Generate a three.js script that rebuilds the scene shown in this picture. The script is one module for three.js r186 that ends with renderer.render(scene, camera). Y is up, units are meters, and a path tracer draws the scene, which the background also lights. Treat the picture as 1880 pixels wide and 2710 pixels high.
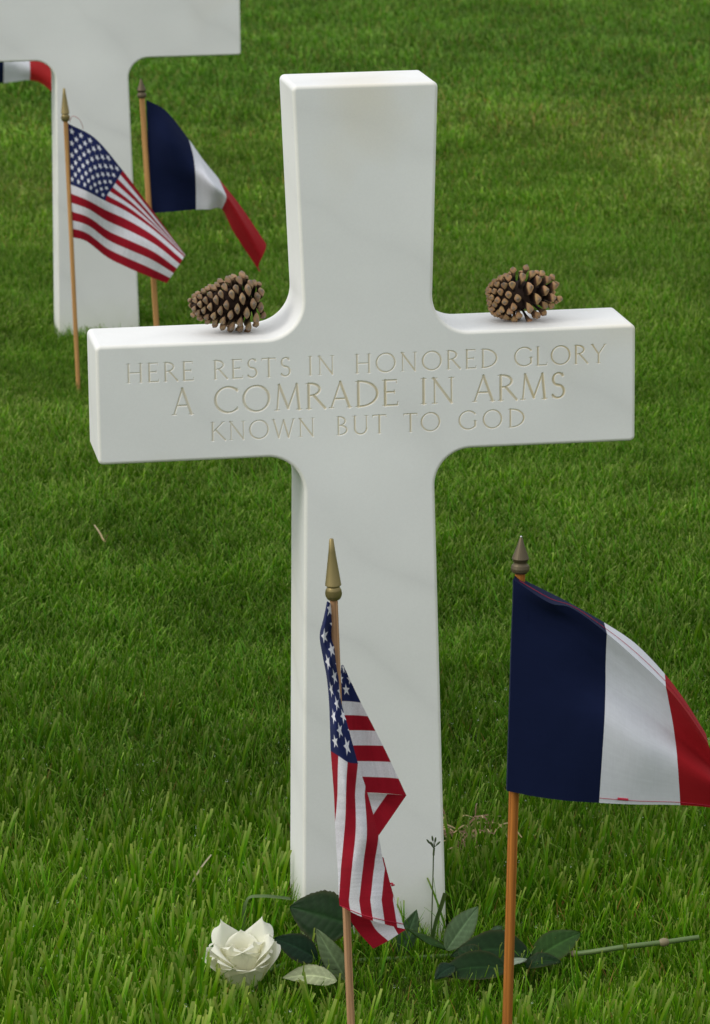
import * as THREE from 'three';
import { mergeGeometries, toCreasedNormals } from 'three/addons/utils/BufferGeometryUtils.js';

// ---------------------------------------------------------------- camera, sky, sun, exposure
const scene = new THREE.Scene();
const camera = new THREE.PerspectiveCamera(14.777, 710 / 1024, 0.1, 900);
camera.rotation.order = 'YXZ';
camera.position.set(-0.6689, 1.5681, 4.2711);
camera.rotation.set(-0.2386, -0.1514, -0.012);
camera.focus = 4.4;
camera.userData.fStop = 24;
camera.updateMatrixWorld();

const SUN = new THREE.Vector3(-0.78, 0.61, 0.10).normalize();
{
  // bright even overcast with a broad glow where the sun stands behind the cloud
  const w = 256, h = 128, d = new Float32Array(w * h * 4);
  for (let j = 0; j < h; j++) for (let i = 0; i < w; i++) {
    const el = ((j + 0.5) / h - 0.5) * Math.PI, az = ((i + 0.5) / w - 0.5) * 2 * Math.PI;
    const dir = [Math.cos(el) * Math.cos(az), Math.sin(el), Math.cos(el) * Math.sin(az)];
    const up = Math.max(0, dir[1]), c = dir[0] * SUN.x + dir[1] * SUN.y + dir[2] * SUN.z;
    const cloud = 0.06 * Math.sin(3.1 * az + 2.2 * Math.sin(5 * el)) * Math.cos(4 * el) + 0.04 * Math.sin(7 * az - 6 * el);
    let L = (0.60 + 0.30 * up + 0.62 * Math.pow(Math.max(0, c * 0.5 + 0.5), 3.5)) * (1 + cloud);
    const warm = Math.pow(Math.max(0, c), 3);
    let rgb = [L * (0.955 + 0.05 * warm), L * (0.99 + 0.012 * warm), L * (1.03 - 0.035 * warm)];
    if (dir[1] < 0) { const k = Math.min(1, -dir[1] * 8); rgb = rgb.map((x, n) => x * (1 - k) + k * [0.05, 0.075, 0.03][n]); }
    d.set([...rgb, 1], (j * w + i) * 4);
  }
  const sky = new THREE.DataTexture(d, w, h, THREE.RGBAFormat, THREE.FloatType);
  sky.mapping = THREE.EquirectangularReflectionMapping;
  sky.magFilter = THREE.LinearFilter; sky.needsUpdate = true;
  scene.background = sky; scene.environment = sky;
}
const sun = new THREE.DirectionalLight(new THREE.Color().setRGB(1, 0.955, 0.88), 1.05);
sun.position.copy(SUN).multiplyScalar(20); sun.target.position.set(0, 0.4, -2);
sun.castShadow = true; sun.shadow.radius = 40; sun.shadow.mapSize.set(2048, 2048);
Object.assign(sun.shadow.camera, { left: -8, right: 8, top: 8, bottom: -8, near: 1, far: 50 });
scene.add(sun, sun.target);

const renderer = new THREE.WebGLRenderer({ antialias: true });
renderer.toneMapping = THREE.LinearToneMapping;
renderer.toneMappingExposure = 0.95;
renderer.shadowMap.enabled = true;

// ---------------------------------------------------------------- helpers
function rng(seed) { let s = seed | 0; return () => { s = (s + 0x6d2b79f5) | 0; let t = Math.imul(s ^ (s >>> 15), 1 | s); t = (t + Math.imul(t ^ (t >>> 7), 61 | t)) ^ t; return ((t ^ (t >>> 14)) >>> 0) / 4294967296; }; }
const hash = (x, y) => { let n = Math.imul(x, 374761393) + Math.imul(y, 668265263) | 0; n = Math.imul(n ^ (n >>> 13), 1274126177); return ((n ^ (n >>> 16)) >>> 0) / 4294967296; };
function vnoise(x, y) { const i = Math.floor(x), j = Math.floor(y), f = x - i, g = y - j, u = f * f * (3 - 2 * f), v = g * g * (3 - 2 * g); return (hash(i, j) * (1 - u) + hash(i + 1, j) * u) * (1 - v) + (hash(i, j + 1) * (1 - u) + hash(i + 1, j + 1) * u) * v; }
function fbm(x, y, o = 4) { let a = 0.5, s = 0, t = 0; for (let k = 0; k < o; k++) { s += a * vnoise(x, y); t += a; x = x * 2.03 + 17.3; y = y * 2.03 + 9.1; a *= 0.5; } return s / t; }
const V = (a) => new THREE.Vector3(...a);
const used = new Map();
function numbered(name) { const n = used.get(name) ?? 0; used.set(name, n + 1); return n ? `${name}_${String(n).padStart(3, '0')}` : name; }
function thing(name, label, category, at = [0, 0, 0], group) { const o = new THREE.Group(); o.name = numbered(name); o.position.set(...at); o.userData = { label, category }; if (group) o.userData.group = group; scene.add(o); return o; }
function mesh(name, g, m, parent, shift = true) {
  const o = new THREE.Mesh(g, m); o.name = name; o.castShadow = o.receiveShadow = true;
  if (shift && parent !== scene) g.translate(-parent.position.x, -parent.position.y, -parent.position.z);   // geometry is written in world metres
  parent.add(o); return o;
}
function grid(nu, nv, f) {   // f(u, v) -> { p, uv, c }
  const P = [], U = [], C = [], I = [];
  for (let j = 0; j <= nv; j++) for (let i = 0; i <= nu; i++) { const r = f(i / nu, j / nv); P.push(...r.p); U.push(...(r.uv ?? [i / nu, j / nv])); if (r.c) C.push(...r.c); }
  for (let j = 0; j < nv; j++) for (let i = 0; i < nu; i++) { const a = j * (nu + 1) + i, b = a + 1, c = a + nu + 1, d = c + 1; I.push(a, b, d, a, d, c); }
  const g = new THREE.BufferGeometry();
  g.setAttribute('position', new THREE.Float32BufferAttribute(P, 3)); g.setAttribute('uv', new THREE.Float32BufferAttribute(U, 2));
  if (C.length) g.setAttribute('color', new THREE.Float32BufferAttribute(C, 3));
  g.setIndex(I); g.computeVertexNormals(); return g;
}
function tinted(g, c) { const n = g.attributes.position.count, a = new Float32Array(n * 3); for (let i = 0; i < n; i++) a.set(typeof c === 'function' ? c(g.attributes.position.getX(i), g.attributes.position.getY(i), g.attributes.position.getZ(i)) : c, i * 3); g.setAttribute('color', new THREE.BufferAttribute(a, 3)); return g; }
function tube(points, r, seg = 24, rad = 8) { return new THREE.TubeGeometry(new THREE.CatmullRomCurve3(points.map(V)), seg, r, rad, false); }
function dataTexture(w, h, f, srgb = false) { const d = new Uint8Array(w * h * 4); for (let j = 0; j < h; j++) for (let i = 0; i < w; i++) { const c = f(i / w, j / h); d.set([c[0], c[1], c[2], 255], (j * w + i) * 4); } const t = new THREE.DataTexture(d, w, h); t.wrapS = t.wrapT = THREE.RepeatWrapping; t.magFilter = THREE.LinearFilter; if (srgb) t.colorSpace = THREE.SRGBColorSpace; t.needsUpdate = true; return t; }
const std = (o) => new THREE.MeshPhysicalMaterial({ side: THREE.DoubleSide, ...o });

// ---------------------------------------------------------------- ground
const CROSSES = [[0, 0], [0.019, -3.703]];
function groundHeight(x, z) {
  const far = Math.exp(-Math.hypot(x, z) / 14);
  let h = (fbm(x * 2.1 + 40, z * 2.1 + 7, 3) - 0.5) * 0.034 + (fbm(x * 0.5 + 3, z * 0.5 + 81, 2) - 0.5) * 0.05;
  let k = 1; for (const [cx, cz] of CROSSES) k = Math.min(k, Math.max(0, (Math.hypot((x - cx) * 1.2, z - cz - 0.1) - 0.25) / 0.7));
  return h * far * Math.min(1, k);
}
{
  const n = 220, warp = (t) => 2.2 * Math.sinh(6.0 * t);
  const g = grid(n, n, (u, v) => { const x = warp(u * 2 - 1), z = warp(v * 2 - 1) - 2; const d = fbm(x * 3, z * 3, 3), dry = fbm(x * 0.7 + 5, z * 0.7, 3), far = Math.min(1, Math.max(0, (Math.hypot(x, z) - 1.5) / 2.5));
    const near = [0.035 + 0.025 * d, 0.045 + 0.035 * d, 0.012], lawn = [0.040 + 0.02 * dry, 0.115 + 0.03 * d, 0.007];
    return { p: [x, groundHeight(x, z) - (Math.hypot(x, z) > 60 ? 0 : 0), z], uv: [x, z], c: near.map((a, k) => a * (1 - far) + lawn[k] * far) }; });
  const nt = dataTexture(512, 512, (u, v) => { const s = 150 + 105 * (fbm(u * 64, v * 64, 4) - 0.1); const q = Math.min(255, s); return [q, q, q]; });
  nt.repeat.set(0.9, 0.9);
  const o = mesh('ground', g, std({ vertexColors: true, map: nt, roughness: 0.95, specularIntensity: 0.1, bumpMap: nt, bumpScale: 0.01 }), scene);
  o.userData = { kind: 'structure', label: 'lawn ground of the cemetery under the grass' };
}

// ---------------------------------------------------------------- marble crosses
const marbleMap = dataTexture(1024, 1024, (u, v) => {
  const x = u * 1.3, y = v * 1.3, wx = x + 0.16 * (fbm(x * 4 + 3, y * 4, 4) - 0.5), wy = y + 0.16 * (fbm(x * 4, y * 4 + 9, 4) - 0.5);
  const band = Math.abs(Math.sin((wx * 0.75 + wy) * 19 + 3 * fbm(x * 2, y * 2 + 4, 3))), vein = Math.pow(1 - band, 2.5) * fbm(x * 5 + 31, y * 5, 3);
  const cloud = fbm(x * 5 + 11, y * 7 + 2, 4), stain = Math.max(0, fbm(x * 6 + 70, y * 4 + 20, 4) - 0.56) * 1.3, grain = hash(Math.floor(u * 1024), Math.floor(v * 1024)) - 0.5;
  const L = 240 - 13 * vein - (hash(Math.floor(u * 1024) + 5, Math.floor(v * 1024) + 77) > 0.99997 && (v < 0.62 || v > 0.77) ? 60 : 0) - 20 * (cloud - 0.5) + 3 * grain;
  const wy0 = (v - 0.2) * 1.3, soil = Math.max(0, 1 - Math.max(0, wy0) / 0.10) * (0.35 + 0.65 * fbm(u * 60, v * 40, 3)) * 0.5; return [L + 1 - soil * 34 - stain * 14, L + 1 - soil * 30 - stain * 26, L - 1 - soil * 58 - stain * 52].map((q) => Math.max(0, Math.min(255, q)));
}, true);
const marble = std({ map: marbleMap, vertexColors: true, roughness: 0.5, specularIntensity: 0.6, side: THREE.DoubleSide });

function outline(corners) {   // [x, y, radius] -> points and outward normals (counter-clockwise)
  const out = [];
  corners.forEach(([x, y, r], i) => {
    const a = corners[(i + corners.length - 1) % corners.length], b = corners[(i + 1) % corners.length];
    const d1 = new THREE.Vector2(x - a[0], y - a[1]).normalize(), d2 = new THREE.Vector2(b[0] - x, b[1] - y).normalize();
    const turn = Math.atan2(d1.x * d2.y - d1.y * d2.x, d1.dot(d2)), s = Math.sign(turn), t = r * Math.tan(Math.abs(turn) / 2);
    const p = new THREE.Vector2(x - d1.x * t, y - d1.y * t), c = new THREE.Vector2(p.x - s * d1.y * r, p.y + s * d1.x * r), n = r > 0.02 ? 18 : 6, a0 = Math.atan2(p.y - c.y, p.x - c.x);
    for (let k = 0; k <= n; k++) { const q = a0 + turn * k / n; out.push({ x: c.x + r * Math.cos(q), y: c.y + r * Math.sin(q), nx: s * Math.cos(q), ny: s * Math.sin(q) }); }
  });
  return out;
}
const T = 0.1088, FIL = 0.042, RC = 0.006;
const crossOutline = outline([
  [-0.0872, -0.14, 0.002], [0.0872, -0.14, 0.002], [0.0735, 0.5845, FIL], [0.305, 0.5843, RC], [0.305, 0.7190, RC], [0.0718, 0.7190, FIL], [0.0812, 1.0, RC],
  [-0.0812, 1.0, RC], [-0.0718, 0.7190, FIL], [-0.305, 0.7190, RC], [-0.305, 0.5843, RC], [-0.0735, 0.5845, FIL]]);
const PANEL = { x0: -0.279, x1: 0.279, y0: 0.5985, y1: 0.7065 };
const EDGE_GLOW = [1.0, 0.985, 0.945], FACE = [1, 1, 1];  // warm bevel tint paints in the glow of light scattered through marble edges
function crossBody(panel) {
  const P = [], N = [], U = [], C = [], I = [], b = 0.0042, m = crossOutline.length, rings = [];
  const prof = []; for (let k = 0; k <= 6; k++) { const q = k / 6 * Math.PI / 2; prof.push([b * (1 - Math.sin(q)), -b * (1 - Math.cos(q)), Math.sin(q), Math.cos(q)]); }
  for (let k = 1; k < 8; k++) prof.push([0, -b - (T - 2 * b) * k / 8, 1, 0]);
  for (let k = 0; k <= 6; k++) { const q = k / 6 * Math.PI / 2; prof.push([b * (1 - Math.cos(q)), -T + b - b * Math.sin(q), Math.cos(q), -Math.sin(q)]); }
  prof.forEach(([ins, z, nr, nz], r) => { rings.push(P.length / 3);
    for (let i = 0; i <= m; i++) { const o = crossOutline[i % m]; P.push(o.x - o.nx * ins, o.y - o.ny * ins, z); N.push(o.nx * nr, o.ny * nr, nz); U.push((o.x + z * 0.8 * Math.abs(o.nx)) / 1.3 + 0.5, (o.y + z * 0.8 * Math.abs(o.ny)) / 1.3 + 0.2); C.push(...(r > 0 && r < 6 ? EDGE_GLOW : FACE)); } });
  for (let r = 0; r + 1 < rings.length; r++) for (let i = 0; i < m; i++) { const a = rings[r] + i, c = rings[r + 1] + i; I.push(a, c, a + 1, a + 1, c, c + 1); }
  const cap = (r, z, nz, hole) => {
    const base = P.length / 3, contour = crossOutline.map((o) => new THREE.Vector2(o.x - o.nx * b, o.y - o.ny * b)), holes = hole ? [[[hole.x0, hole.y0], [hole.x0, hole.y1], [hole.x1, hole.y1], [hole.x1, hole.y0]].map((q) => new THREE.Vector2(...q))] : [];
    for (const q of [...contour, ...holes.flat()]) { P.push(q.x, q.y, z); N.push(0, 0, nz); U.push(q.x / 1.3 + 0.5, q.y / 1.3 + 0.2); C.push(...FACE); }
    for (const f of THREE.ShapeUtils.triangulateShape(contour, holes)) I.push(...(nz > 0 ? f : [f[2], f[1], f[0]]).map((k) => k + base));
  };
  cap(0, 0, 1, panel); cap(rings.length - 1, -T, -1);
  if (panel) for (const q of panel.flat) {   // the uncarved stone between the letters
    const base = P.length / 3;
    for (const [x, y] of [[q[0], q[1]], [q[2], q[1]], [q[2], q[3]], [q[0], q[3]]]) { P.push(x, y, 0); N.push(0, 0, 1); U.push(x / 1.3 + 0.5, y / 1.3 + 0.2); C.push(...FACE); }
    I.push(base, base + 1, base + 2, base, base + 2, base + 3);
  }
  const g = new THREE.BufferGeometry();
  g.setAttribute('position', new THREE.Float32BufferAttribute(P, 3)); g.setAttribute('normal', new THREE.Float32BufferAttribute(N, 3)); g.setAttribute('uv', new THREE.Float32BufferAttribute(U, 2)); g.setAttribute('color', new THREE.Float32BufferAttribute(C, 3));
  g.setIndex(I); return g;
}
// Roman capitals as strokes, carved as V grooves
const K = 0.066, k_ = 0.046, SF = 0.030;
const serif = (x, y, w = 0.09) => ['l', x - w, y, x + w, y, SF];
const stem = (x, hw = K, y0 = 0, y1 = 1) => [['l', x, y0, x, y1, hw], ...(y0 === 0 ? [serif(x, 0)] : []), ...(y1 === 1 ? [serif(x, 1)] : [])];
const GLYPH = {
  I: [0.16, stem(0.08)], H: [0.76, [...stem(0.09), ...stem(0.67), ['l', 0.09, 0.52, 0.67, 0.52, k_]]],
  E: [0.54, [...stem(0.09), ['l', 0.09, 1, 0.49, 1, k_], ['l', 0.09, 0.53, 0.42, 0.53, k_], ['l', 0.09, 0, 0.52, 0, k_], ['l', 0.49, 1, 0.5, 0.88, SF], ['l', 0.52, 0, 0.54, 0.13, SF], ['l', 0.42, 0.46, 0.42, 0.6, SF]]],
  R: [0.66, [...stem(0.09), ['a', 0.12, 0.76, 0.36, 0.24, 90, -90], ['l', 0.27, 0.52, 0.66, 0, K]]],
  S: [0.52, [['a', 0.27, 0.755, 0.19, 0.245, 35, 250], ['a', 0.25, 0.26, 0.22, 0.26, 78, -145], ['l', 0.2, 0.53, 0.32, 0.5, K], ['l', 0.43, 0.88, 0.43, 1, SF], ['l', 0.06, 0.02, 0.06, 0.16, SF]]],
  T: [0.68, [['l', 0.34, 0, 0.34, 1, K], serif(0.34, 0), ['l', 0.02, 1, 0.66, 1, k_], ['l', 0.02, 1, 0, 0.88, SF], ['l', 0.66, 1, 0.68, 0.88, SF]]],
  N: [0.8, [...stem(0.1, k_), ['l', 0.7, 0, 0.7, 1, k_], serif(0.7, 1), ['l', 0.06, 1, 0.7, 0, K]]],
  O: [0.96, [['a', 0.48, 0.5, 0.45, 0.51, 0, 360]]], D: [0.8, [...stem(0.09), ['a', 0.14, 0.5, 0.62, 0.5, 90, -90]]],
  G: [0.88, [['a', 0.48, 0.5, 0.45, 0.51, 42, 318], ['l', 0.82, 0.14, 0.82, 0.44, K], serif(0.82, 0.44)]], C: [0.84, [['a', 0.48, 0.5, 0.45, 0.51, 45, 315], ['l', 0.8, 0.8, 0.8, 0.94, SF], ['l', 0.8, 0.08, 0.8, 0.2, SF]]],
  L: [0.54, [...stem(0.09), ['l', 0.09, 0, 0.52, 0, k_], ['l', 0.52, 0, 0.55, 0.14, SF]]], Y: [0.72, [['l', 0.36, 0, 0.36, 0.48, K], serif(0.36, 0), ['l', 0.05, 1, 0.36, 0.48, K], ['l', 0.67, 1, 0.36, 0.48, k_], serif(0.05, 1, 0.07), serif(0.67, 1, 0.07)]],
  A: [0.8, [['l', 0.08, 0, 0.4, 1.02, k_], ['l', 0.4, 1.02, 0.72, 0, K], ['l', 0.19, 0.35, 0.6, 0.35, k_], serif(0.08, 0, 0.08), serif(0.72, 0, 0.08)]],
  M: [0.98, [['l', 0.1, 0, 0.18, 1, k_], ['l', 0.18, 1, 0.49, 0.06, K], ['l', 0.49, 0.06, 0.8, 1, k_], ['l', 0.8, 1, 0.88, 0, K], serif(0.1, 0, 0.08), serif(0.88, 0)]],
  K: [0.7, [...stem(0.09), ['l', 0.6, 1, 0.12, 0.46, k_], ['l', 0.24, 0.58, 0.7, 0, K], serif(0.6, 1, 0.08)]],
  W: [1.08, [['l', 0.05, 1, 0.3, 0, K], ['l', 0.3, 0, 0.54, 0.96, k_], ['l', 0.54, 0.96, 0.78, 0, K], ['l', 0.78, 0, 1.03, 1, k_], serif(0.05, 1, 0.07), serif(1.03, 1, 0.07)]],
  B: [0.6, [...stem(0.09), ['a', 0.12, 0.76, 0.3, 0.24, 90, -90], ['a', 0.12, 0.26, 0.38, 0.265, 90, -90]]],
  U: [0.78, [['l', 0.1, 1, 0.1, 0.3, K], ['l', 0.68, 1, 0.68, 0.3, k_], ['a', 0.39, 0.31, 0.29, 0.32, 180, 360], serif(0.1, 1), serif(0.68, 1)]],
};
const LINES = [
  [0.6766, 0.0208, [['HERE', -0.271, -0.1966], ['RESTS', -0.1744, -0.0875], ['IN', -0.0675, -0.0385], ['HONORED', -0.015, 0.1465], ['GLORY', 0.1659, 0.2709]]],
  [0.6382, 0.0285, [['A', -0.2215, -0.1975], ['COMRADE', -0.1738, 0.0329], ['IN', 0.0597, 0.0971], ['ARMS', 0.1178, 0.2243]]],
  [0.6068, 0.0205, [['KNOWN', -0.1786, -0.0616], ['BUT', -0.0368, 0.0194], ['TO', 0.0392, 0.0808], ['GOD', 0.102, 0.1775]]]];
function strokes() {
  const S = [];
  for (const [y, cap, words] of LINES) for (const [w, x0, x1] of words) {
    const own = [...w].reduce((s, c) => s + GLYPH[c][0], 0), W = (x1 - x0) / cap, wide = w.length === 1 ? W / own : Math.min(1.12, W / own), gap = w.length > 1 ? (W - own * wide) / (w.length - 1) : 0;
    let x = 0;
    for (const ch of w) {
      for (const q of GLYPH[ch][1]) {
        const at = (a, b) => [x0 + (x + a * wide) * cap, y + b * cap];
        if (q[0] === 'l') S.push([...at(q[1], q[2]), ...at(q[3], q[4]), q[5] * cap, q[5] * cap]);
        else { const n = 22; let pp = null; for (let i = 0; i <= n; i++) { const r = (q[5] + (q[6] - q[5]) * i / n) * Math.PI / 180, p = at(q[1] + q[3] * Math.cos(r), q[2] + q[4] * Math.sin(r)), hw = cap * (k_ + (K - k_) * Math.pow(Math.abs(Math.cos(r - 0.35)), 1.3)); if (pp) S.push([...pp[0], ...p, pp[1], hw]); pp = [p, hw]; } }
      }
      x += GLYPH[ch][0] * wide + gap;
    }
  }
  return S;
}
function carve() {
  const c = 0.00045, nx = Math.round((PANEL.x1 - PANEL.x0) / c), ny = Math.round((PANEL.y1 - PANEL.y0) / c), dx = (PANEL.x1 - PANEL.x0) / nx, dy = (PANEL.y1 - PANEL.y0) / ny;
  const D = new Float32Array((nx + 1) * (ny + 1));
  for (const [ax, ay, bx, by, h0, h1] of strokes()) {
    const h = Math.max(h0, h1) + c, i0 = Math.max(1, Math.floor((Math.min(ax, bx) - h - PANEL.x0) / dx)), i1 = Math.min(nx - 1, Math.ceil((Math.max(ax, bx) + h - PANEL.x0) / dx)), j0 = Math.max(1, Math.floor((Math.min(ay, by) - h - PANEL.y0) / dy)), j1 = Math.min(ny - 1, Math.ceil((Math.max(ay, by) + h - PANEL.y0) / dy)), vx = bx - ax, vy = by - ay, l2 = vx * vx + vy * vy || 1e-12;
    for (let j = j0; j <= j1; j++) for (let i = i0; i <= i1; i++) { const px = PANEL.x0 + i * dx - ax, py = PANEL.y0 + j * dy - ay, t = Math.max(0, Math.min(1, (px * vx + py * vy) / l2)), d = Math.hypot(px - vx * t, py - vy * t), q = (h0 + (h1 - h0) * t - d) * 0.6, k = j * (nx + 1) + i; if (q > D[k]) D[k] = q; }
  }
  const id = new Map(), P = [], U = [], C = [], I = [], flat = [];
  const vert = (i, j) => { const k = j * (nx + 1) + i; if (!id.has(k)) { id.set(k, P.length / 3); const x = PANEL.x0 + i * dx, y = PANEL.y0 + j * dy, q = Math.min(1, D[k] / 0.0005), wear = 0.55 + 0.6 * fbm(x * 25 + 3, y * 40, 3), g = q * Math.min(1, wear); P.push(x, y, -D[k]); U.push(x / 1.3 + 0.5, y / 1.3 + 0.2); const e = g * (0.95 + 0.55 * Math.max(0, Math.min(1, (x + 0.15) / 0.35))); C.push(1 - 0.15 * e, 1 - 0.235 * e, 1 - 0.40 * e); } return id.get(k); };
  for (let j = 0; j < ny; j++) { let run = -1; for (let i = 0; i <= nx; i++) {
    const k = j * (nx + 1) + i, cut = i < nx && D[k] + D[k + 1] + D[k + nx + 1] + D[k + nx + 2] > 0;
    if (i < nx && !cut && run < 0) run = i;
    if ((cut || i === nx) && run >= 0) { flat.push([PANEL.x0 + run * dx, PANEL.y0 + j * dy, PANEL.x0 + i * dx, PANEL.y0 + (j + 1) * dy]); run = -1; }
    if (cut) { const a = vert(i, j), b = vert(i + 1, j), e = vert(i + 1, j + 1), f = vert(i, j + 1); I.push(a, b, e, a, e, f); } } }
  const g = new THREE.BufferGeometry();
  g.setAttribute('position', new THREE.Float32BufferAttribute(P, 3)); g.setAttribute('uv', new THREE.Float32BufferAttribute(U, 2)); g.setAttribute('color', new THREE.Float32BufferAttribute(C, 3)); g.setIndex(I); g.computeVertexNormals();
  return { g, flat };
}
{
  const { g, flat } = carve();
  const a = thing('marble_cross', 'white marble grave cross carved with three lines of words, two pine cones on its arms', 'cross');
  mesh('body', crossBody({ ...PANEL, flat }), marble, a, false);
  mesh('inscription', g, marble, a, false);
  const b = thing('marble_cross', 'white marble grave cross standing behind at the upper left, cut off by the picture edge', 'cross', [0.0193, -0.0095, -3.7027]);
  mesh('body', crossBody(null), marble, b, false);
}

// ---------------------------------------------------------------- flags
function cloth(rows, wave = 0) {   // rows[j][i]: control points, j down the hoist, i towards the fly
  const nj = rows.length, ni = rows[0].length, cr = (a, b, c, d, t) => 0.5 * (2 * b + (c - a) * t + (2 * a - 5 * b + 4 * c - d) * t * t + (3 * b - a - 3 * c + d) * t * t * t);
  const get = (j, i) => { const J = Math.max(0, Math.min(nj - 1, j)), I = Math.max(0, Math.min(ni - 1, i)), q = rows[J][I]; if (i < 0) return q.map((x, k) => 2 * x - rows[J][1][k]); if (i >= ni) return q.map((x, k) => 2 * x - rows[J][ni - 2][k]); if (j < 0) return q.map((x, k) => 2 * x - rows[1][I][k]); if (j >= nj) return q.map((x, k) => 2 * x - rows[nj - 2][I][k]); return q; };
  return (u, v) => { const s = u * (ni - 1), t = v * (nj - 1), i = Math.min(ni - 2, Math.floor(s)), j = Math.min(nj - 2, Math.floor(t)), f = s - i, g = t - j;
    const col = [-1, 0, 1, 2].map((dj) => { const q = [-1, 0, 1, 2].map((di) => get(j + dj, i + di)); return [0, 1, 2].map((k) => cr(q[0][k], q[1][k], q[2][k], q[3][k], f)); });
    const p = [0, 1, 2].map((k) => cr(col[0][k], col[1][k], col[2][k], col[3][k], g));
    if (wave) { const w = wave * (fbm(u * 4 + v * 1.3 + 5, v * 5 - u * 2, 3) - 0.5) * Math.min(1, u * 5); p[2] += w; p[1] += w * 0.12; }
    return p; };
}
const panel = (f, u0, u1, v0, v1, nu, nv, map = (u, v) => [u, v]) => grid(nu, nv, (a, b) => { const u = u0 + (u1 - u0) * a, v = v0 + (v1 - v0) * b; return { p: f(u, v), uv: map(u, v) }; });
const weave = dataTexture(256, 256, (u, v) => { const x = Math.floor(u * 256), y = Math.floor(v * 256), w = 222 + 8 * ((x & 1) ^ (y & 1)) + 12 * (hash(x, 7) - 0.5) * (hash(x >> 1, y >> 4)) + 10 * (hash(9, y) - 0.5) + 14 * (fbm(u * 40, v * 40, 2) - 0.5); return [w, w, w]; });
weave.repeat.set(2, 1.4);
const fabric = (r, g, b, through = 0.12) => std({ color: new THREE.Color().setRGB(r, g, b), map: weave, roughness: 0.9, specularIntensity: 0.25, transmission: through, thickness: 0, sheen: 0.25, sheenColor: new THREE.Color(r, g, b), sheenRoughness: 0.6 });
const M = {
  blue: fabric(0.0075, 0.0135, 0.052, 0.05), white: fabric(0.87, 0.875, 0.95, 0.22), red: fabric(0.40, 0.012, 0.018, 0.15), seam: std({ color: new THREE.Color().setRGB(0.45, 0.02, 0.05), roughness: 0.9 }),
  brass: std({ color: new THREE.Color().setRGB(0.30, 0.235, 0.10), metalness: 0.7, roughness: 0.42 }), bronze: std({ color: new THREE.Color().setRGB(0.125, 0.098, 0.058), metalness: 0.6, roughness: 0.45 }), tip: std({ color: 0xd8d8d8, metalness: 0.9, roughness: 0.25 }),
};
const wood = (r, g, b, seed) => { const t = dataTexture(128, 512, (u, v) => { const q = 0.62 + 0.5 * fbm(u * 22 + seed, v * 5, 4) + 0.1 * (fbm(u * 60 + seed, v * 60, 2) - 0.5); return [r, g, b].map((c) => Math.max(0, Math.min(255, c * q))); }, true); return std({ map: t, roughness: 0.62, specularIntensity: 0.4 }); };
const W = { pale: wood(214, 164, 122, 3), orange: wood(192, 120, 52, 8), tan: wood(222, 166, 104, 15) };
const starFlag = (() => {
  const w = 1024, h = 682, c = document.createElement('canvas'); c.width = w; c.height = h; const x = c.getContext('2d'), n = h / 13;
  for (let i = 0; i < 13; i++) { x.fillStyle = i % 2 ? '#eceaf2' : '#a3182a'; x.fillRect(0, i * n, w, n + 1); }
  x.fillStyle = '#232c5c'; x.fillRect(0, 0, w * 0.4, n * 7);
  x.fillStyle = '#f0eff6'; const dx = w * 0.4 / 12, dy = n * 7 / 10;
  for (let r = 1; r < 10; r++) for (let q = 1; q < 12; q++) if ((r + q) % 2 === 0) { x.beginPath(); for (let k = 0; k < 10; k++) { const a = -Math.PI / 2 + k * Math.PI / 5, R = k % 2 ? 8.8 : 22; x.lineTo(q * dx + R * Math.cos(a), r * dy + R * Math.sin(a)); } x.fill(); }
  const d = x.getImageData(0, 0, w, h); for (let j = 0; j < h; j++) for (let i = 0; i < w; i++) { const f = 0.93 + 0.1 * hash(i >> 1, j >> 1) - 0.05 * ((i & 2) ^ (j & 2) ? 1 : 0) + 0.06 * (vnoise(i / 9, j / 90) - 0.5), o = (j * w + i) * 4; for (let k = 0; k < 3; k++) d.data[o + k] = Math.min(255, d.data[o + k] * f); }
  x.putImageData(d, 0, 0);
  const t = new THREE.CanvasTexture(c); t.colorSpace = THREE.SRGBColorSpace; t.wrapS = t.wrapT = THREE.ClampToEdgeWrapping; return t;
})();
M.stars = std({ map: starFlag, roughness: 0.9, specularIntensity: 0.25, transmission: 0.18, thickness: 0 });
const flagUV = (u, v) => [u, 1 - v];

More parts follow.
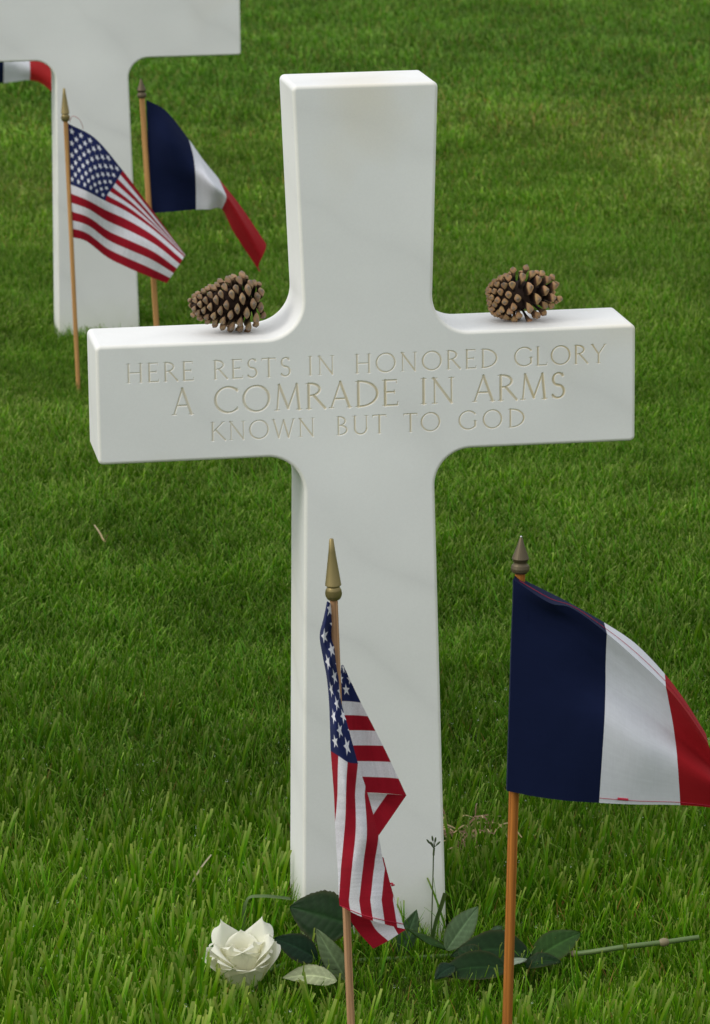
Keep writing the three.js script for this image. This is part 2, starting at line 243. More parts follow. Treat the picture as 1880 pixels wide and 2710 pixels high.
const finialShape = {
  spear: [[0, 0.063], [0.0016, 0.0628], [0.0022, 0.0618], [0.0034, 0.050], [0.0080, 0.0162], [0.0081, 0.0152], [0.0066, 0.0142], [0.0062, 0.0132], [0.0068, 0.0124], [0.0080, 0.0098], [0.0085, 0.0070], [0.0081, 0.0042], [0.0066, 0.0012], [0.0050, 0], [0, 0]],
  cone: [[0, 0.0368], [0.0010, 0.0366], [0.0017, 0.0352], [0.0034, 0.029], [0.0080, 0.0168], [0.0086, 0.0150], [0.0078, 0.0136], [0.0066, 0.0108], [0.0069, 0.0096], [0.0086, 0.0080], [0.0093, 0.0050], [0.0089, 0.0022], [0.0070, 0.0002], [0, 0]] };
function stick(root, top, foot, r, woodMat, kind, metal) {   // top = finial tip
  const A = V(top), B = V(foot); B.lerpVectors(A, V(foot), (A.y + 0.08) / (A.y - B.y)); const dir = A.clone().sub(B).normalize(), q = new THREE.Quaternion().setFromUnitVectors(new THREE.Vector3(0, 1, 0), dir), len = finialShape[kind][0][1];
  const neck = A.clone().addScaledVector(dir, -len + 0.003), h = neck.distanceTo(B);
  const pg = new THREE.CylinderGeometry(r, r, h, 16, 12); pg.applyQuaternion(q); pg.translate(...neck.clone().add(B).multiplyScalar(0.5).toArray()); mesh('pole', pg, woodMat, root);
  const fg = toCreasedNormals(new THREE.LatheGeometry(finialShape[kind].map((p) => new THREE.Vector2(...p)), 24), 0.7); fg.applyQuaternion(q); fg.translate(...A.clone().addScaledVector(dir, -len).toArray());
  const f = mesh('finial', fg, metal, root);
  return f;
}
const along = (f, v, u0, u1, n = 14, off = 0.0006) => Array.from({ length: n + 1 }, (_, i) => { const p = f(u0 + (u1 - u0) * i / n, v); return [p[0], p[1] + off * 0.3, p[2] + off]; });

// back left: printed flag of stars and stripes
{
  const z = -3.15, foot = [-0.0712, 0.0162, -3.1500], root = thing('small_flag', 'small stars and stripes flag blowing out in front of the rear cross', 'flag', [-0.0703, 0, -3.1596], 'small stick flags');
  delete root.userData.group;
  stick(root, [-0.0820, 0.5916, -3.1500], foot, 0.0042, W.tan, 'spear', M.brass);
  const f = cloth([
    [[-0.0780, 0.5253, -3.1500], [-0.0239, 0.4912, -3.1700], [0.0286, 0.4251, -3.1900], [0.0640, 0.3748, -3.2000], [0.1053, 0.3152, -3.2000], [0.1454, 0.2570, -3.1900]],
    [[-0.0779, 0.4670, -3.1500], [-0.0357, 0.4470, -3.1350], [0.0083, 0.4027, -3.1550], [0.0493, 0.3638, -3.1700], [0.0945, 0.3138, -3.1700], [0.1412, 0.2608, -3.1600]],
    [[-0.0775, 0.4095, -3.1500], [-0.0458, 0.3981, -3.1200], [-0.0110, 0.3766, -3.1350], [0.0353, 0.3494, -3.1500], [0.0842, 0.3132, -3.1400], [0.1364, 0.2640, -3.1300]],
    [[-0.0773, 0.3572, -3.1500], [-0.0430, 0.3457, -3.1350], [-0.0058, 0.3161, -3.1500], [0.0341, 0.2987, -3.1300], [0.0788, 0.2767, -3.1200], [0.1208, 0.2440, -3.1200]],
    [[-0.0769, 0.3073, -3.1500], [-0.0474, 0.2975, -3.1500], [-0.0086, 0.2642, -3.1600], [0.0264, 0.2472, -3.1400], [0.0623, 0.2313, -3.1300], [0.1017, 0.2146, -3.1300]]], 0.008);
  const vv = (v) => v < 0.5 ? v / 0.5 * 0.5385 : 0.5385 + (v - 0.5) / 0.5 * 0.4615, m = (u, v) => flagUV(u, vv(v));
  mesh('canton', panel(f, 0, 0.4, 0, 0.5, 24, 24, m), M.stars, root);
  mesh('stripes', mergeGeometries([panel(f, 0.4, 1, 0, 0.5, 36, 24, m), panel(f, 0, 1, 0.5, 1, 60, 24, m)]), M.stars, root);
  mesh('thread', tube([[-0.0731, 0.5271, -3.1480], [-0.0712, 0.5365, -3.1400], [-0.0660, 0.5406, -3.1300], [-0.0573, 0.5350, -3.1300], [-0.0495, 0.5202, -3.1500], [-0.0469, 0.5099, -3.1700]], 0.0005, 20, 5), M.seam, root);
}
// back left: French flag
{
  const zz = -3.1, root = thing('small_flag', 'small blue white and red flag beside the rear cross, hem drooping to a red point', 'flag', [0.1256, 0, -3.23]);
  const top = [0.0716, 0.5944, -3.2300], foot = [0.0946, 0.0065, -3.2300]; stick(root, top, foot, 0.0054, W.tan, 'cone', M.bronze);
  const f = cloth([
    [[0.0811, 0.5534, -3.2300], [0.1210, 0.5278, -3.2500], [0.1647, 0.4700, -3.2600], [0.1926, 0.4287, -3.2600], [0.2207, 0.3927, -3.2600], [0.2611, 0.3394, -3.2500], [0.3088, 0.2643, -3.2400]],
    [[0.0815, 0.4987, -3.2300], [0.1227, 0.4784, -3.2150], [0.1699, 0.4407, -3.2350], [0.1951, 0.4112, -3.2200], [0.2250, 0.3786, -3.2200], [0.2609, 0.3259, -3.2200], [0.3047, 0.2562, -3.2200]],
    [[0.0820, 0.4445, -3.2300], [0.1270, 0.4323, -3.2200], [0.1712, 0.4120, -3.2200], [0.1992, 0.3914, -3.1900], [0.2271, 0.3662, -3.1900], [0.2581, 0.3135, -3.1900], [0.2946, 0.2434, -3.2000]],
    [[0.0831, 0.3900, -3.2300], [0.1300, 0.3821, -3.2350], [0.1739, 0.3725, -3.2400], [0.2016, 0.3618, -3.2200], [0.2256, 0.3490, -3.2150], [0.2513, 0.2983, -3.2100], [0.2911, 0.2318, -3.2100]],
    [[0.0842, 0.3342, -3.2300], [0.1290, 0.3358, -3.2300], [0.1745, 0.3346, -3.2500], [0.1989, 0.3356, -3.2400], [0.2238, 0.3350, -3.2400], [0.2445, 0.2913, -3.2300], [0.2895, 0.2187, -3.2200]]], 0.006);
  mesh('blue_panel', panel(f, 0, 1 / 3, 0, 1, 18, 28), M.blue, root); mesh('white_panel', panel(f, 1 / 3, 2 / 3, 0, 1, 18, 28), M.white, root); mesh('red_panel', panel(f, 2 / 3, 1, 0, 1, 18, 28), M.red, root);
  mesh('thread', tube([[0.2889, 0.2224, -3.2200], [0.2907, 0.2175, -3.2200], [0.2930, 0.2143, -3.2200]], 0.0012, 6, 5), M.seam, root);
}
// far left: the red end of another flag shows past the rear cross
{
  const root = thing('small_flag', 'flag of which only a red corner shows left of the rear cross', 'flag', [-0.0534, -0.3905, -6.8500]);
  root.position.y = 0;
  const top = [-0.0369, 0.3389, -6.8500], foot = [-0.0342, -0.1417, -6.8500]; stick(root, top, foot, 0.005, W.tan, 'cone', M.bronze);
  const f = cloth([
    [[-0.0321, 0.2944, -6.8500], [0.0039, 0.2752, -6.8600], [0.0442, 0.2548, -6.8700], [0.0822, 0.2367, -6.8600], [0.1160, 0.2177, -6.8500], [0.1487, 0.1966, -6.8400], [0.1902, 0.1612, -6.8400]],
    [[-0.0318, 0.2116, -6.8500], [0.0048, 0.2022, -6.8300], [0.0409, 0.1917, -6.8200], [0.0787, 0.1821, -6.8200], [0.1136, 0.1673, -6.8100], [0.1477, 0.1459, -6.8200], [0.1895, 0.1211, -6.8200]],
    [[-0.0316, 0.1242, -6.8500], [0.0046, 0.1252, -6.8500], [0.0413, 0.1228, -6.8600], [0.0791, 0.1282, -6.8500], [0.1147, 0.1316, -6.8400], [0.1485, 0.1198, -6.8400], [0.1872, 0.0857, -6.8300]]], 0.006);
  mesh('blue_panel', panel(f, 0, 1 / 3, 0, 1, 10, 14), M.blue, root); mesh('white_panel', panel(f, 1 / 3, 2 / 3, 0, 1, 10, 14), M.white, root); mesh('red_panel', panel(f, 2 / 3, 1, 0, 1, 10, 14), std({ color: new THREE.Color().setRGB(0.55, 0.008, 0.01), roughness: 0.85, transmission: 0.3, thickness: 0 }), root);
}
// front right: French flag
{
  const foot = [0.0476, 0.1160, 0.5600], root = thing('small_flag', 'broad navy and white flag on an orange stick at the front right', 'flag', [foot[0], 0, foot[2]]);
  const top = [0.0628, 0.6216, 0.5600];
  const fin = stick(root, top, foot, 0.0052, W.orange, 'cone', M.bronze);
  const tg = new THREE.SphereGeometry(0.0012, 8, 6); tg.translate(top[0], top[1], top[2]); tg.translate(-root.position.x, 0, -root.position.z); mesh('tip', tg, M.tip, fin, false);
  const H = [[[0.0558, 0.5831, 0.5620], [0.0938, 0.5602, 0.5480], [0.1214, 0.5437, 0.5450], [0.1500, 0.5255, 0.5450], [0.1823, 0.5017, 0.5450], [0.2125, 0.4686, 0.5450], [0.2350, 0.4374, 0.5450], [0.2557, 0.4031, 0.5450]],
    [[0.0524, 0.5820, 0.5740], [0.0850, 0.5605, 0.5860], [0.1104, 0.5510, 0.5780], [0.1456, 0.5233, 0.5780], [0.1745, 0.4963, 0.5780], [0.2060, 0.4646, 0.5780], [0.2292, 0.4350, 0.5780], [0.2497, 0.4030, 0.5780]]];
  const hem = cloth(H), f = cloth([
    H[1],
    [[0.0518, 0.5575, 0.5740], [0.0884, 0.5404, 0.5740], [0.1157, 0.5253, 0.5720], [0.1470, 0.4981, 0.5680], [0.1803, 0.4712, 0.5660], [0.2128, 0.4407, 0.5660], [0.2373, 0.4135, 0.5660], [0.2589, 0.3833, 0.5660]],
    [[0.0501, 0.5091, 0.5740], [0.0811, 0.4999, 0.5760], [0.1124, 0.4875, 0.5740], [0.1470, 0.4670, 0.5660], [0.1844, 0.4401, 0.5620], [0.2191, 0.4118, 0.5600], [0.2461, 0.3864, 0.5600], [0.2688, 0.3601, 0.5600]],
    [[0.0483, 0.4524, 0.5740], [0.0792, 0.4454, 0.5770], [0.1102, 0.4394, 0.5800], [0.1418, 0.4316, 0.5840], [0.1791, 0.4081, 0.5880], [0.2170, 0.3882, 0.5840], [0.2485, 0.3677, 0.5840], [0.2762, 0.3420, 0.5800]],
    [[0.0453, 0.3645, 0.5740], [0.0760, 0.3571, 0.5760], [0.1071, 0.3510, 0.5760], [0.1394, 0.3459, 0.5720], [0.1776, 0.3417, 0.5720], [0.2233, 0.3381, 0.5720], [0.2600, 0.3321, 0.5720], [0.2907, 0.3198, 0.5720]]], 0.003);
  const s1 = 3 / 7, s2 = 5 / 7;
  mesh('blue_panel', panel(f, 0, s1, 0, 1, 40, 60), M.blue, root); mesh('white_panel', panel(f, s1, s2, 0, 1, 40, 60), M.white, root); mesh('red_panel', panel(f, s2, 1, 0, 1, 30, 60), M.red, root);
  mesh('hem', panel(hem, 0, s1, 0, 1, 40, 6), M.blue, root); mesh('hem', panel(hem, s1, s2, 0, 1, 30, 6), M.white, root); mesh('hem', panel(hem, s2, 1, 0, 1, 30, 6), M.red, root);
  mesh('sleeve', grid(10, 30, (a, b) => { const p = f(0, b), w = f(0.06, b), q = a * Math.PI, R = (w[0] - p[0]) / 2; return { p: [p[0] + R - R * Math.cos(q), p[1] + (w[1] - p[1]) * a, p[2] - 0.020 * Math.sin(q)] }; }), M.blue, root);
  const lift = (g, v, u0, u1, n) => along(g, v, u0, u1, n).map(([x, y, z]) => [x, y + 0.0006, z]);
  mesh('stitching', mergeGeometries([tube(lift(hem, 0.62, 0.02, 0.98, 30), 0.00028, 80, 5), tube(along(f, 0.985, s1, 0.98, 30), 0.00032, 80, 5), tube(along(f, 0.982, 0.50, 0.54, 4), 0.0014, 8, 6)]), M.seam, root);
}
// front middle: stars and stripes hanging in folds down its stick
{
  const foot = [-0.1072, 0.1118, 0.5200], root = thing('small_flag', 'stars and stripes flag hanging furled down its stick in front of the carved cross', 'flag', [foot[0], 0, foot[2]]);
  stick(root, [-0.1206, 0.6194, 0.5200], foot, 0.0040, W.pale, 'spear', M.brass);
  const rows = [   // down the hanging strip: left edge, two inner folds, right edge
    [[-0.1261, 0.5560, 0.5220], [-0.1259, 0.5569, 0.5270], [-0.1247, 0.5560, 0.5270], [-0.1225, 0.5536, 0.5230]],
    [[-0.1291, 0.5381, 0.5180], [-0.1293, 0.5411, 0.5330], [-0.1251, 0.5381, 0.5280], [-0.1204, 0.5337, 0.5200]],
    [[-0.1329, 0.5191, 0.5150], [-0.1321, 0.5241, 0.5370], [-0.1245, 0.5184, 0.5200], [-0.1187, 0.5178, 0.5220]],
    [[-0.1304, 0.4986, 0.5150], [-0.1282, 0.5027, 0.5300], [-0.1254, 0.5037, 0.5380], [-0.1180, 0.4978, 0.5220]],
    [[-0.1267, 0.4769, 0.5150], [-0.1271, 0.4829, 0.5380], [-0.1211, 0.4793, 0.5280], [-0.1158, 0.4768, 0.5240]],
    [[-0.1248, 0.4535, 0.5160], [-0.1233, 0.4571, 0.5300], [-0.1205, 0.4586, 0.5380], [-0.1143, 0.4544, 0.5280]],
    [[-0.1262, 0.4293, 0.5310], [-0.1240, 0.4347, 0.5530], [-0.1169, 0.4322, 0.5460], [-0.1099, 0.4319, 0.5430]],
    [[-0.1257, 0.4025, 0.5310], [-0.1197, 0.4019, 0.5490], [-0.1112, 0.3965, 0.5530], [-0.0998, 0.3913, 0.5430]],
    [[-0.1231, 0.3570, 0.5310], [-0.1156, 0.3630, 0.5530], [-0.1032, 0.3604, 0.5470], [-0.0896, 0.3570, 0.5390]],
    [[-0.1218, 0.3137, 0.5290], [-0.1098, 0.3182, 0.5450], [-0.0965, 0.3206, 0.5550], [-0.0796, 0.3135, 0.5410]],
    [[-0.1202, 0.2809, 0.5290], [-0.1079, 0.2874, 0.5510], [-0.0913, 0.2844, 0.5450], [-0.0740, 0.2820, 0.5370]],
    [[-0.1194, 0.2463, 0.5310], [-0.1038, 0.2497, 0.5450], [-0.0858, 0.2517, 0.5530], [-0.0635, 0.2447, 0.5370]],
    [[-0.1186, 0.2395, 0.5310], [-0.0996, 0.2318, 0.5450], [-0.0792, 0.2257, 0.5530], [-0.0533, 0.2125, 0.5370]]];
  const f = cloth(rows), vl = [0, 0, 0.01, 0.01, 0.0, 0.0, 0.0, 0.012, 0.045, 0.095, 0.128, 0.155, 0.158], vr = [0.05, 0.1, 0.13, 0.14, 0.15, 0.16, 0.19, 0.235, 0.335, 0.388, 0.45, 0.55, 0.585], uu = [0.02, 0.06, 0.1, 0.15, 0.2, 0.255, 0.325, 0.402, 0.52, 0.66, 0.77, 0.93, 0.998];
  const pick = (a, t) => { const s = t * (a.length - 1), i = Math.min(a.length - 2, Math.floor(s)); return a[i] + (a[i + 1] - a[i]) * (s - i); };
  const front = (v0, v1, n) => panel(f, 0, 1, v0, v1, 28, n, (u, v) => flagUV(pick(uu, v), pick(vl, v) + (pick(vr, v) - pick(vl, v)) * u));
  const b = cloth([
    [[-0.1104, 0.4853, 0.5080], [-0.1092, 0.4844, 0.5050], [-0.1080, 0.4841, 0.5040]], [[-0.1134, 0.4475, 0.5060], [-0.1007, 0.4435, 0.4960], [-0.0899, 0.4428, 0.5000]], [[-0.1104, 0.3992, 0.5060], [-0.0855, 0.3932, 0.4900], [-0.0669, 0.3941, 0.4980]], [[-0.1010, 0.3507, 0.5060], [-0.0705, 0.3436, 0.4920], [-0.0440, 0.3414, 0.4980]]]);
  const bv = [0.36, 0.5385, 0.775, 1], back = (v0, v1, n) => panel(b, 0, 1, v0, v1, 16, n, (u, v) => flagUV(0.06 + (pick([0.06, 0.10, 0.26, 0.34], v)) * u, pick(bv, v)));
  const flap = panel(cloth([[[-0.0440, 0.3414, 0.4980], [-0.0576, 0.3187, 0.4920], [-0.0723, 0.2990, 0.4940]], [[-0.0627, 0.3435, 0.4960], [-0.0696, 0.3297, 0.4880], [-0.0785, 0.3189, 0.4920]], [[-0.0866, 0.3456, 0.4940], [-0.0852, 0.3348, 0.4880], [-0.0853, 0.3277, 0.4920]]]), 0, 1, 0, 1, 12, 12, (u, v) => flagUV(0.5 + 0.2 * u, 0.999 - 0.15 * v));
  const tail = panel(cloth([[[-0.1107, 0.2280, 0.5100], [-0.0986, 0.2046, 0.5060], [-0.0818, 0.1837, 0.5100]], [[-0.0886, 0.2216, 0.5080], [-0.0794, 0.2012, 0.5000], [-0.0666, 0.1891, 0.5060]], [[-0.0683, 0.2181, 0.5080], [-0.0610, 0.2021, 0.5000], [-0.0568, 0.1950, 0.5060]], [[-0.0565, 0.2149, 0.5100], [-0.0508, 0.2057, 0.5060], [-0.0477, 0.2011, 0.5080]]]), 0, 1, 0, 1, 14, 20, (u, v) => flagUV(0.8 + 0.19 * u, 0.999 - 0.21 * v));
  const side = panel(cloth([[[-0.0728, 0.2831, 0.5120], [-0.0705, 0.2703, 0.5120], [-0.0670, 0.2553, 0.5120], [-0.0627, 0.2319, 0.5120]], [[-0.0694, 0.2792, 0.5060], [-0.0663, 0.2659, 0.5060], [-0.0620, 0.2483, 0.5060], [-0.0573, 0.2294, 0.5060]]]), 0, 1, 0, 1, 10, 4, (u, v) => flagUV(0.5 + 0.3 * u, 0.94 + 0.04 * v));
  const s1 = 7 / 12, s2 = 1 / 3;
  mesh('canton', mergeGeometries([front(0, s1, 60), back(0, s2, 8)]), M.stars, root);
  mesh('stripes', mergeGeometries([front(s1, 1, 50), back(s2, 1, 24), flap, tail, side]), M.stars, root);
  const hem = (v, d) => Array.from({ length: 21 }, (_, i) => { const p = f(i / 20, v); return [p[0], p[1] + d, p[2] + 0.0008]; });
  mesh('stitching', tube(hem(0.985, 0.0), 0.0004, 40, 5), M.seam, root);
  mesh('thread', tube([[-0.0618, 0.2488, 0.5000], [-0.0599, 0.2501, 0.5030], [-0.0609, 0.2484, 0.5040], [-0.0578, 0.2473, 0.5000]], 0.0009, 12, 5), M.seam, root);
}

// ---------------------------------------------------------------- pine cones
const coneMat = std({ vertexColors: true, roughness: 0.72, specularIntensity: 0.45 });
function scaleGeometry(R, tint) {   // along +y, width x, thickness z; about 8 x 7 faces
  const rows = [[0, 0.35, 0.14], [0.35, 0.66, 0.12], [0.64, 0.92, 0.16], [0.82, 1.03, 0.30], [0.90, 1.02, 0.44], [0.965, 0.92, 0.40], [0.995, 0.74, 0.33]], n = 10, P = [], C = [], I = [];
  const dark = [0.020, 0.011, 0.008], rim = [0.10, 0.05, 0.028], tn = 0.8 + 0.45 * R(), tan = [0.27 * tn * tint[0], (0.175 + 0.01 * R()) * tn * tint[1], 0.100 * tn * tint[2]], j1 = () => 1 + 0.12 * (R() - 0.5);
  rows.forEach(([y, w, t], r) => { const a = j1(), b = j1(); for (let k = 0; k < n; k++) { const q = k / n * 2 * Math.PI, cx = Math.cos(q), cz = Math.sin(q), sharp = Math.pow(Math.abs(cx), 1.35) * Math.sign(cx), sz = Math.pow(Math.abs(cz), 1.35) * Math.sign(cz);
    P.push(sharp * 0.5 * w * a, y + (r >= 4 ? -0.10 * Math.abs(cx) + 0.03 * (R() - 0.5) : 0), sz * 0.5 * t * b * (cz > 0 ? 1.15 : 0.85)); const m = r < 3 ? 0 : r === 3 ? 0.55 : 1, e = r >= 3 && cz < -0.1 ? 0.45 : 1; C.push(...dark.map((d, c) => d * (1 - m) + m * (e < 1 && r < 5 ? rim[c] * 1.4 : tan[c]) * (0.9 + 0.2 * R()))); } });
  for (let r = 0; r + 1 < rows.length; r++) for (let k = 0; k < n; k++) { const a = r * n + k, b = r * n + (k + 1) % n; I.push(a, a + n, b, b, a + n, b + n); }
  const top = P.length / 3; P.push(0, 1.03, 0.03); C.push(0.17, 0.15, 0.135); const L = (rows.length - 1) * n; for (let k = 0; k < n; k++) I.push(L + k, top, L + (k + 1) % n);
  const g = new THREE.BufferGeometry(); g.setAttribute('position', new THREE.Float32BufferAttribute(P, 3)); g.setAttribute('color', new THREE.Float32BufferAttribute(C, 3)); g.setIndex(I); return toCreasedNormals(g, 0.55);
}
function pineCone(label, at, axis, roll, L, n, prof, seed, tint) {
  const R = rng(seed), root = thing('pine_cone', label, 'pine cone', at);
  root.quaternion.setFromUnitVectors(new THREE.Vector3(0, 1, 0), V(axis).normalize()).multiply(new THREE.Quaternion().setFromAxisAngle(new THREE.Vector3(0, 1, 0), roll));
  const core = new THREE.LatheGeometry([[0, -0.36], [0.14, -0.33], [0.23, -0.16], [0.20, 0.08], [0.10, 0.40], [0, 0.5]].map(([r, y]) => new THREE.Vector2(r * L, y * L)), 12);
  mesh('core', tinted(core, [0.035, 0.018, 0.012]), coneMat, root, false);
  const variants = Array.from({ length: 6 }, () => scaleGeometry(R, tint));
  for (let i = 0; i < n; i++) {
    const t = (i + 0.5) / n, { reach, tilt, width, y, thick } = prof(t), phi = i * 2.39996, o = new THREE.Mesh(variants[i % 6], coneMat); o.name = 'scale'; o.castShadow = o.receiveShadow = true;
    const ca = Math.cos(tilt), sa = Math.sin(tilt), len = reach / Math.max(0.25, sa) * (0.94 + 0.12 * R()), dir = new THREE.Vector3(sa * Math.cos(phi), ca, sa * Math.sin(phi)), side = new THREE.Vector3(-Math.sin(phi), 0, Math.cos(phi)), nor = new THREE.Vector3().crossVectors(side, dir);
    const m = new THREE.Matrix4().makeBasis(side.clone().multiplyScalar(width * (0.93 + 0.14 * R())), dir.clone().multiplyScalar(len), nor.clone().multiplyScalar(thick ?? width * 0.95)); m.setPosition(dir.x * 0.002, y * L - ca * len * 0.85, dir.z * 0.002);
    m.decompose(o.position, o.quaternion, o.scale); o.rotateZ((R() - 0.5) * 0.12); root.add(o);
  }
  return root;
}
const lerp = (a, b, t) => a + (b - a) * Math.max(0, Math.min(1, t)), sm = (t) => { t = Math.max(0, Math.min(1, t)); return t * t * (3 - 2 * t); };
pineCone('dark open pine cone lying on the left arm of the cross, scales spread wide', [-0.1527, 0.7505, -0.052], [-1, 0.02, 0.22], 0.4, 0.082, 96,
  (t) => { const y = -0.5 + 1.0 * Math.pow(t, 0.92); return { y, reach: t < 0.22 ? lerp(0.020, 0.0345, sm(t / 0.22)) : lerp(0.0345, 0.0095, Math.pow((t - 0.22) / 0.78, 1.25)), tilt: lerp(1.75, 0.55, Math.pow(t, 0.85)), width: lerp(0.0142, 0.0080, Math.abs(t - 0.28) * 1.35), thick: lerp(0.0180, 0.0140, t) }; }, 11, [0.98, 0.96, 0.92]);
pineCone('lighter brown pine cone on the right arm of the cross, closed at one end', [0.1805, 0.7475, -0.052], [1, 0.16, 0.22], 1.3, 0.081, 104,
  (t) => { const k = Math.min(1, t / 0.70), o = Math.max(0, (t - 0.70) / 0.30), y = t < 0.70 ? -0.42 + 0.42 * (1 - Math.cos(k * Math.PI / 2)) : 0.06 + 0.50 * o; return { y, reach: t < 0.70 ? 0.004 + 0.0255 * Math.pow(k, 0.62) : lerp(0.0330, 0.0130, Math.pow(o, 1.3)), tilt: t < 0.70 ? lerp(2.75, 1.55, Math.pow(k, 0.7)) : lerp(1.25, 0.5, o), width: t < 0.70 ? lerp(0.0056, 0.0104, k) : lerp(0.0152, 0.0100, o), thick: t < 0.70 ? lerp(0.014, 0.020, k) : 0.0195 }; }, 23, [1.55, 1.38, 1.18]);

// ---------------------------------------------------------------- rose
const petalMat = std({ vertexColors: true, roughness: 0.6, transmission: 0.35, thickness: 0, specularIntensity: 0.3 });
const leafMat = std({ vertexColors: true, roughness: 0.5, transmission: 0.10, thickness: 0, specularIntensity: 0.22 });
const stemMat = std({ vertexColors: true, roughness: 0.5 });
const rose = thing('white_rose', 'long-stemmed white rose lying in the grass at the foot of the carved cross', 'rose', [-0.1637, 0.0200, 0.0939]);
{
  const R = rng(5), C = V([-0.1750, 0.0333, 0.1800]), axis = new THREE.Vector3(-0.06, 0.97, 0.16).normalize(), q = new THREE.Quaternion().setFromUnitVectors(new THREE.Vector3(0, 1, 0), axis);
  const petal = (phi, L, hw, open, recurve, r0, point, roll) => {
    const nz = R() * 10, g = grid(20, 20, (a, s0) => {
      const t = a * 2 - 1, s = 1 - Math.pow(1 - s0, 1.4), w = hw * Math.pow(Math.min(1, s * 1.9 + 0.08), 0.6) * (s > 0.62 ? Math.sqrt(Math.max(0.002, 1 - Math.pow((s - 0.62) / 0.38, 2) * (0.985))) : 1);
      const edge = Math.pow(Math.abs(t), 2.6), ss = s * (1 + point * (1 - Math.abs(t)) * 0.12 * s);
      let r = r0 + L * (Math.sin(open) * ss + recurve * Math.pow(ss, 3)), y = L * (Math.cos(open) * ss - 0.55 * Math.max(0, recurve) * Math.pow(ss, 3));
      r += roll * edge * s * s * L * 0.5; y -= roll * edge * s * L * 0.12;
      const wob = 0.05 * L * (fbm(t * 1.7 + nz, s * 2.2 + nz, 2) - 0.5) * s; r += wob;
      const Rr = Math.max(r, 0.008) * 0.75 + hw * 0.55, ang = t * w / Rr, x = Rr * Math.sin(ang), rr = r - Rr * (1 - Math.cos(ang)), p = new THREE.Vector3(Math.cos(phi) * rr - Math.sin(phi) * x, y, Math.sin(phi) * rr + Math.cos(phi) * x).applyQuaternion(q).add(C);
      const green = Math.max(0, 1 - s * 2.2) * 0.25; return { p: p.toArray(), c: [0.94 - green * 0.3, 0.93 - green * 0.12, 0.82 - 0.12 * (1 - s) - green] }; });
    mesh('petal', g, petalMat, rose);
  };
  for (let i = 0; i < 3; i++) petal(i * 2.1 + 0.6, 0.040, 0.017, 0.04, -0.04, 0.0045, 0.3, 0.08);
  for (let i = 0; i < 3; i++) petal(i * 2.1 + 1.7, 0.042, 0.022, 0.14, 0.0, 0.007, 0.5, 0.2);
  for (const q of [[-2.2, 0.062, 0.024, 0.20, 0.08, 0.010, 1.6, 0.40], [-0.70, 0.062, 0.024, 0.22, 0.09, 0.010, 1.6, 0.45], [-1.45, 0.054, 0.024, 0.08, 0.04, 0.009, 0.8, 0.2], [3.0, 0.056, 0.028, 0.22, 0.09, 0.012, 0.9, 0.28], [0.10, 0.058, 0.028, 0.20, 0.08, 0.012, 0.8, 0.28],
    [2.25, 0.054, 0.028, 0.12, 0.03, 0.011, 0.5, 0.14], [0.95, 0.057, 0.029, 0.12, 0.04, 0.011, 0.6, 0.16], [1.6, 0.050, 0.031, 0.15, 0.03, 0.012, 0.4, 0.10], [2.65, 0.046, 0.028, 0.30, 0.10, 0.015, 0.7, 0.18], [0.5, 0.044, 0.028, 0.27, 0.10, 0.015, 0.6, 0.16], [3.35, 0.046, 0.028, 0.46, 0.10, 0.017, 0.7, 0.2], [-0.25, 0.044, 0.027, 0.42, 0.10, 0.017, 0.7, 0.2], [2.0, 0.038, 0.030, 0.34, 0.08, 0.016, 0.4, 0.12], [1.15, 0.036, 0.030, 0.36, 0.08, 0.016, 0.4, 0.12]]) petal(...q);
  const sep = [[0.06, 0.11, 0.025], [0.10, 0.17, 0.04]];
  for (let i = 0; i < 5; i++) { const phi = i * 1.2566 + 0.4; mesh('sepal', grid(6, 8, (a, s) => { const t = a * 2 - 1, w = 0.0065 * (1 - s) * (0.4 + s * 1.6), r = 0.004 + 0.026 * s, y = -0.004 - 0.010 * s * s, p = new THREE.Vector3(Math.cos(phi) * r - Math.sin(phi) * t * w, y, Math.sin(phi) * r + Math.cos(phi) * t * w).applyQuaternion(q).add(C); return { p: p.toArray(), c: sep[0] }; }), leafMat, rose); }
  const S0 = C.clone().addScaledVector(axis, -0.006).toArray();
  const path = [S0, [-0.1090, 0.0080, 0.0637], [-0.0516, 0.0040, 0.0560], [0.0353, 0.0040, 0.0604], [0.1195, 0.0100, 0.0809], [0.2033, 0.0300, 0.1509], [0.2531, 0.0450, 0.1800], [0.2998, 0.0480, 0.1810], [0.3405, 0.0500, 0.1779]];
  mesh('stem', mergeGeometries([tinted(tube(path, 0.0029, 90, 10), (x, y, z) => { const n = fbm(x * 40, z * 60, 3); return [0.085 + 0.05 * n, 0.15 + 0.05 * n, 0.040 + 0.02 * n]; })]), stemMat, rose);
  for (const [p, r] of [[path[7], 0.0052], [path[5], 0.0042]]) { const g = new THREE.SphereGeometry(r, 10, 8); g.scale(1.3, 0.95, 0.95); g.translate(...p); mesh('stem_node', tinted(g, [0.24, 0.20, 0.11]), stemMat, rose); }
  // base, tip, half width, facing, colour of the face, droop, fold
  const dark = [0.010, 0.031, 0.008], blue = [0.011, 0.032, 0.015], pale = [0.16, 0.22, 0.11], mid = [0.055, 0.105, 0.045], green = [0.030, 0.075, 0.016], cream = [0.40, 0.44, 0.25];
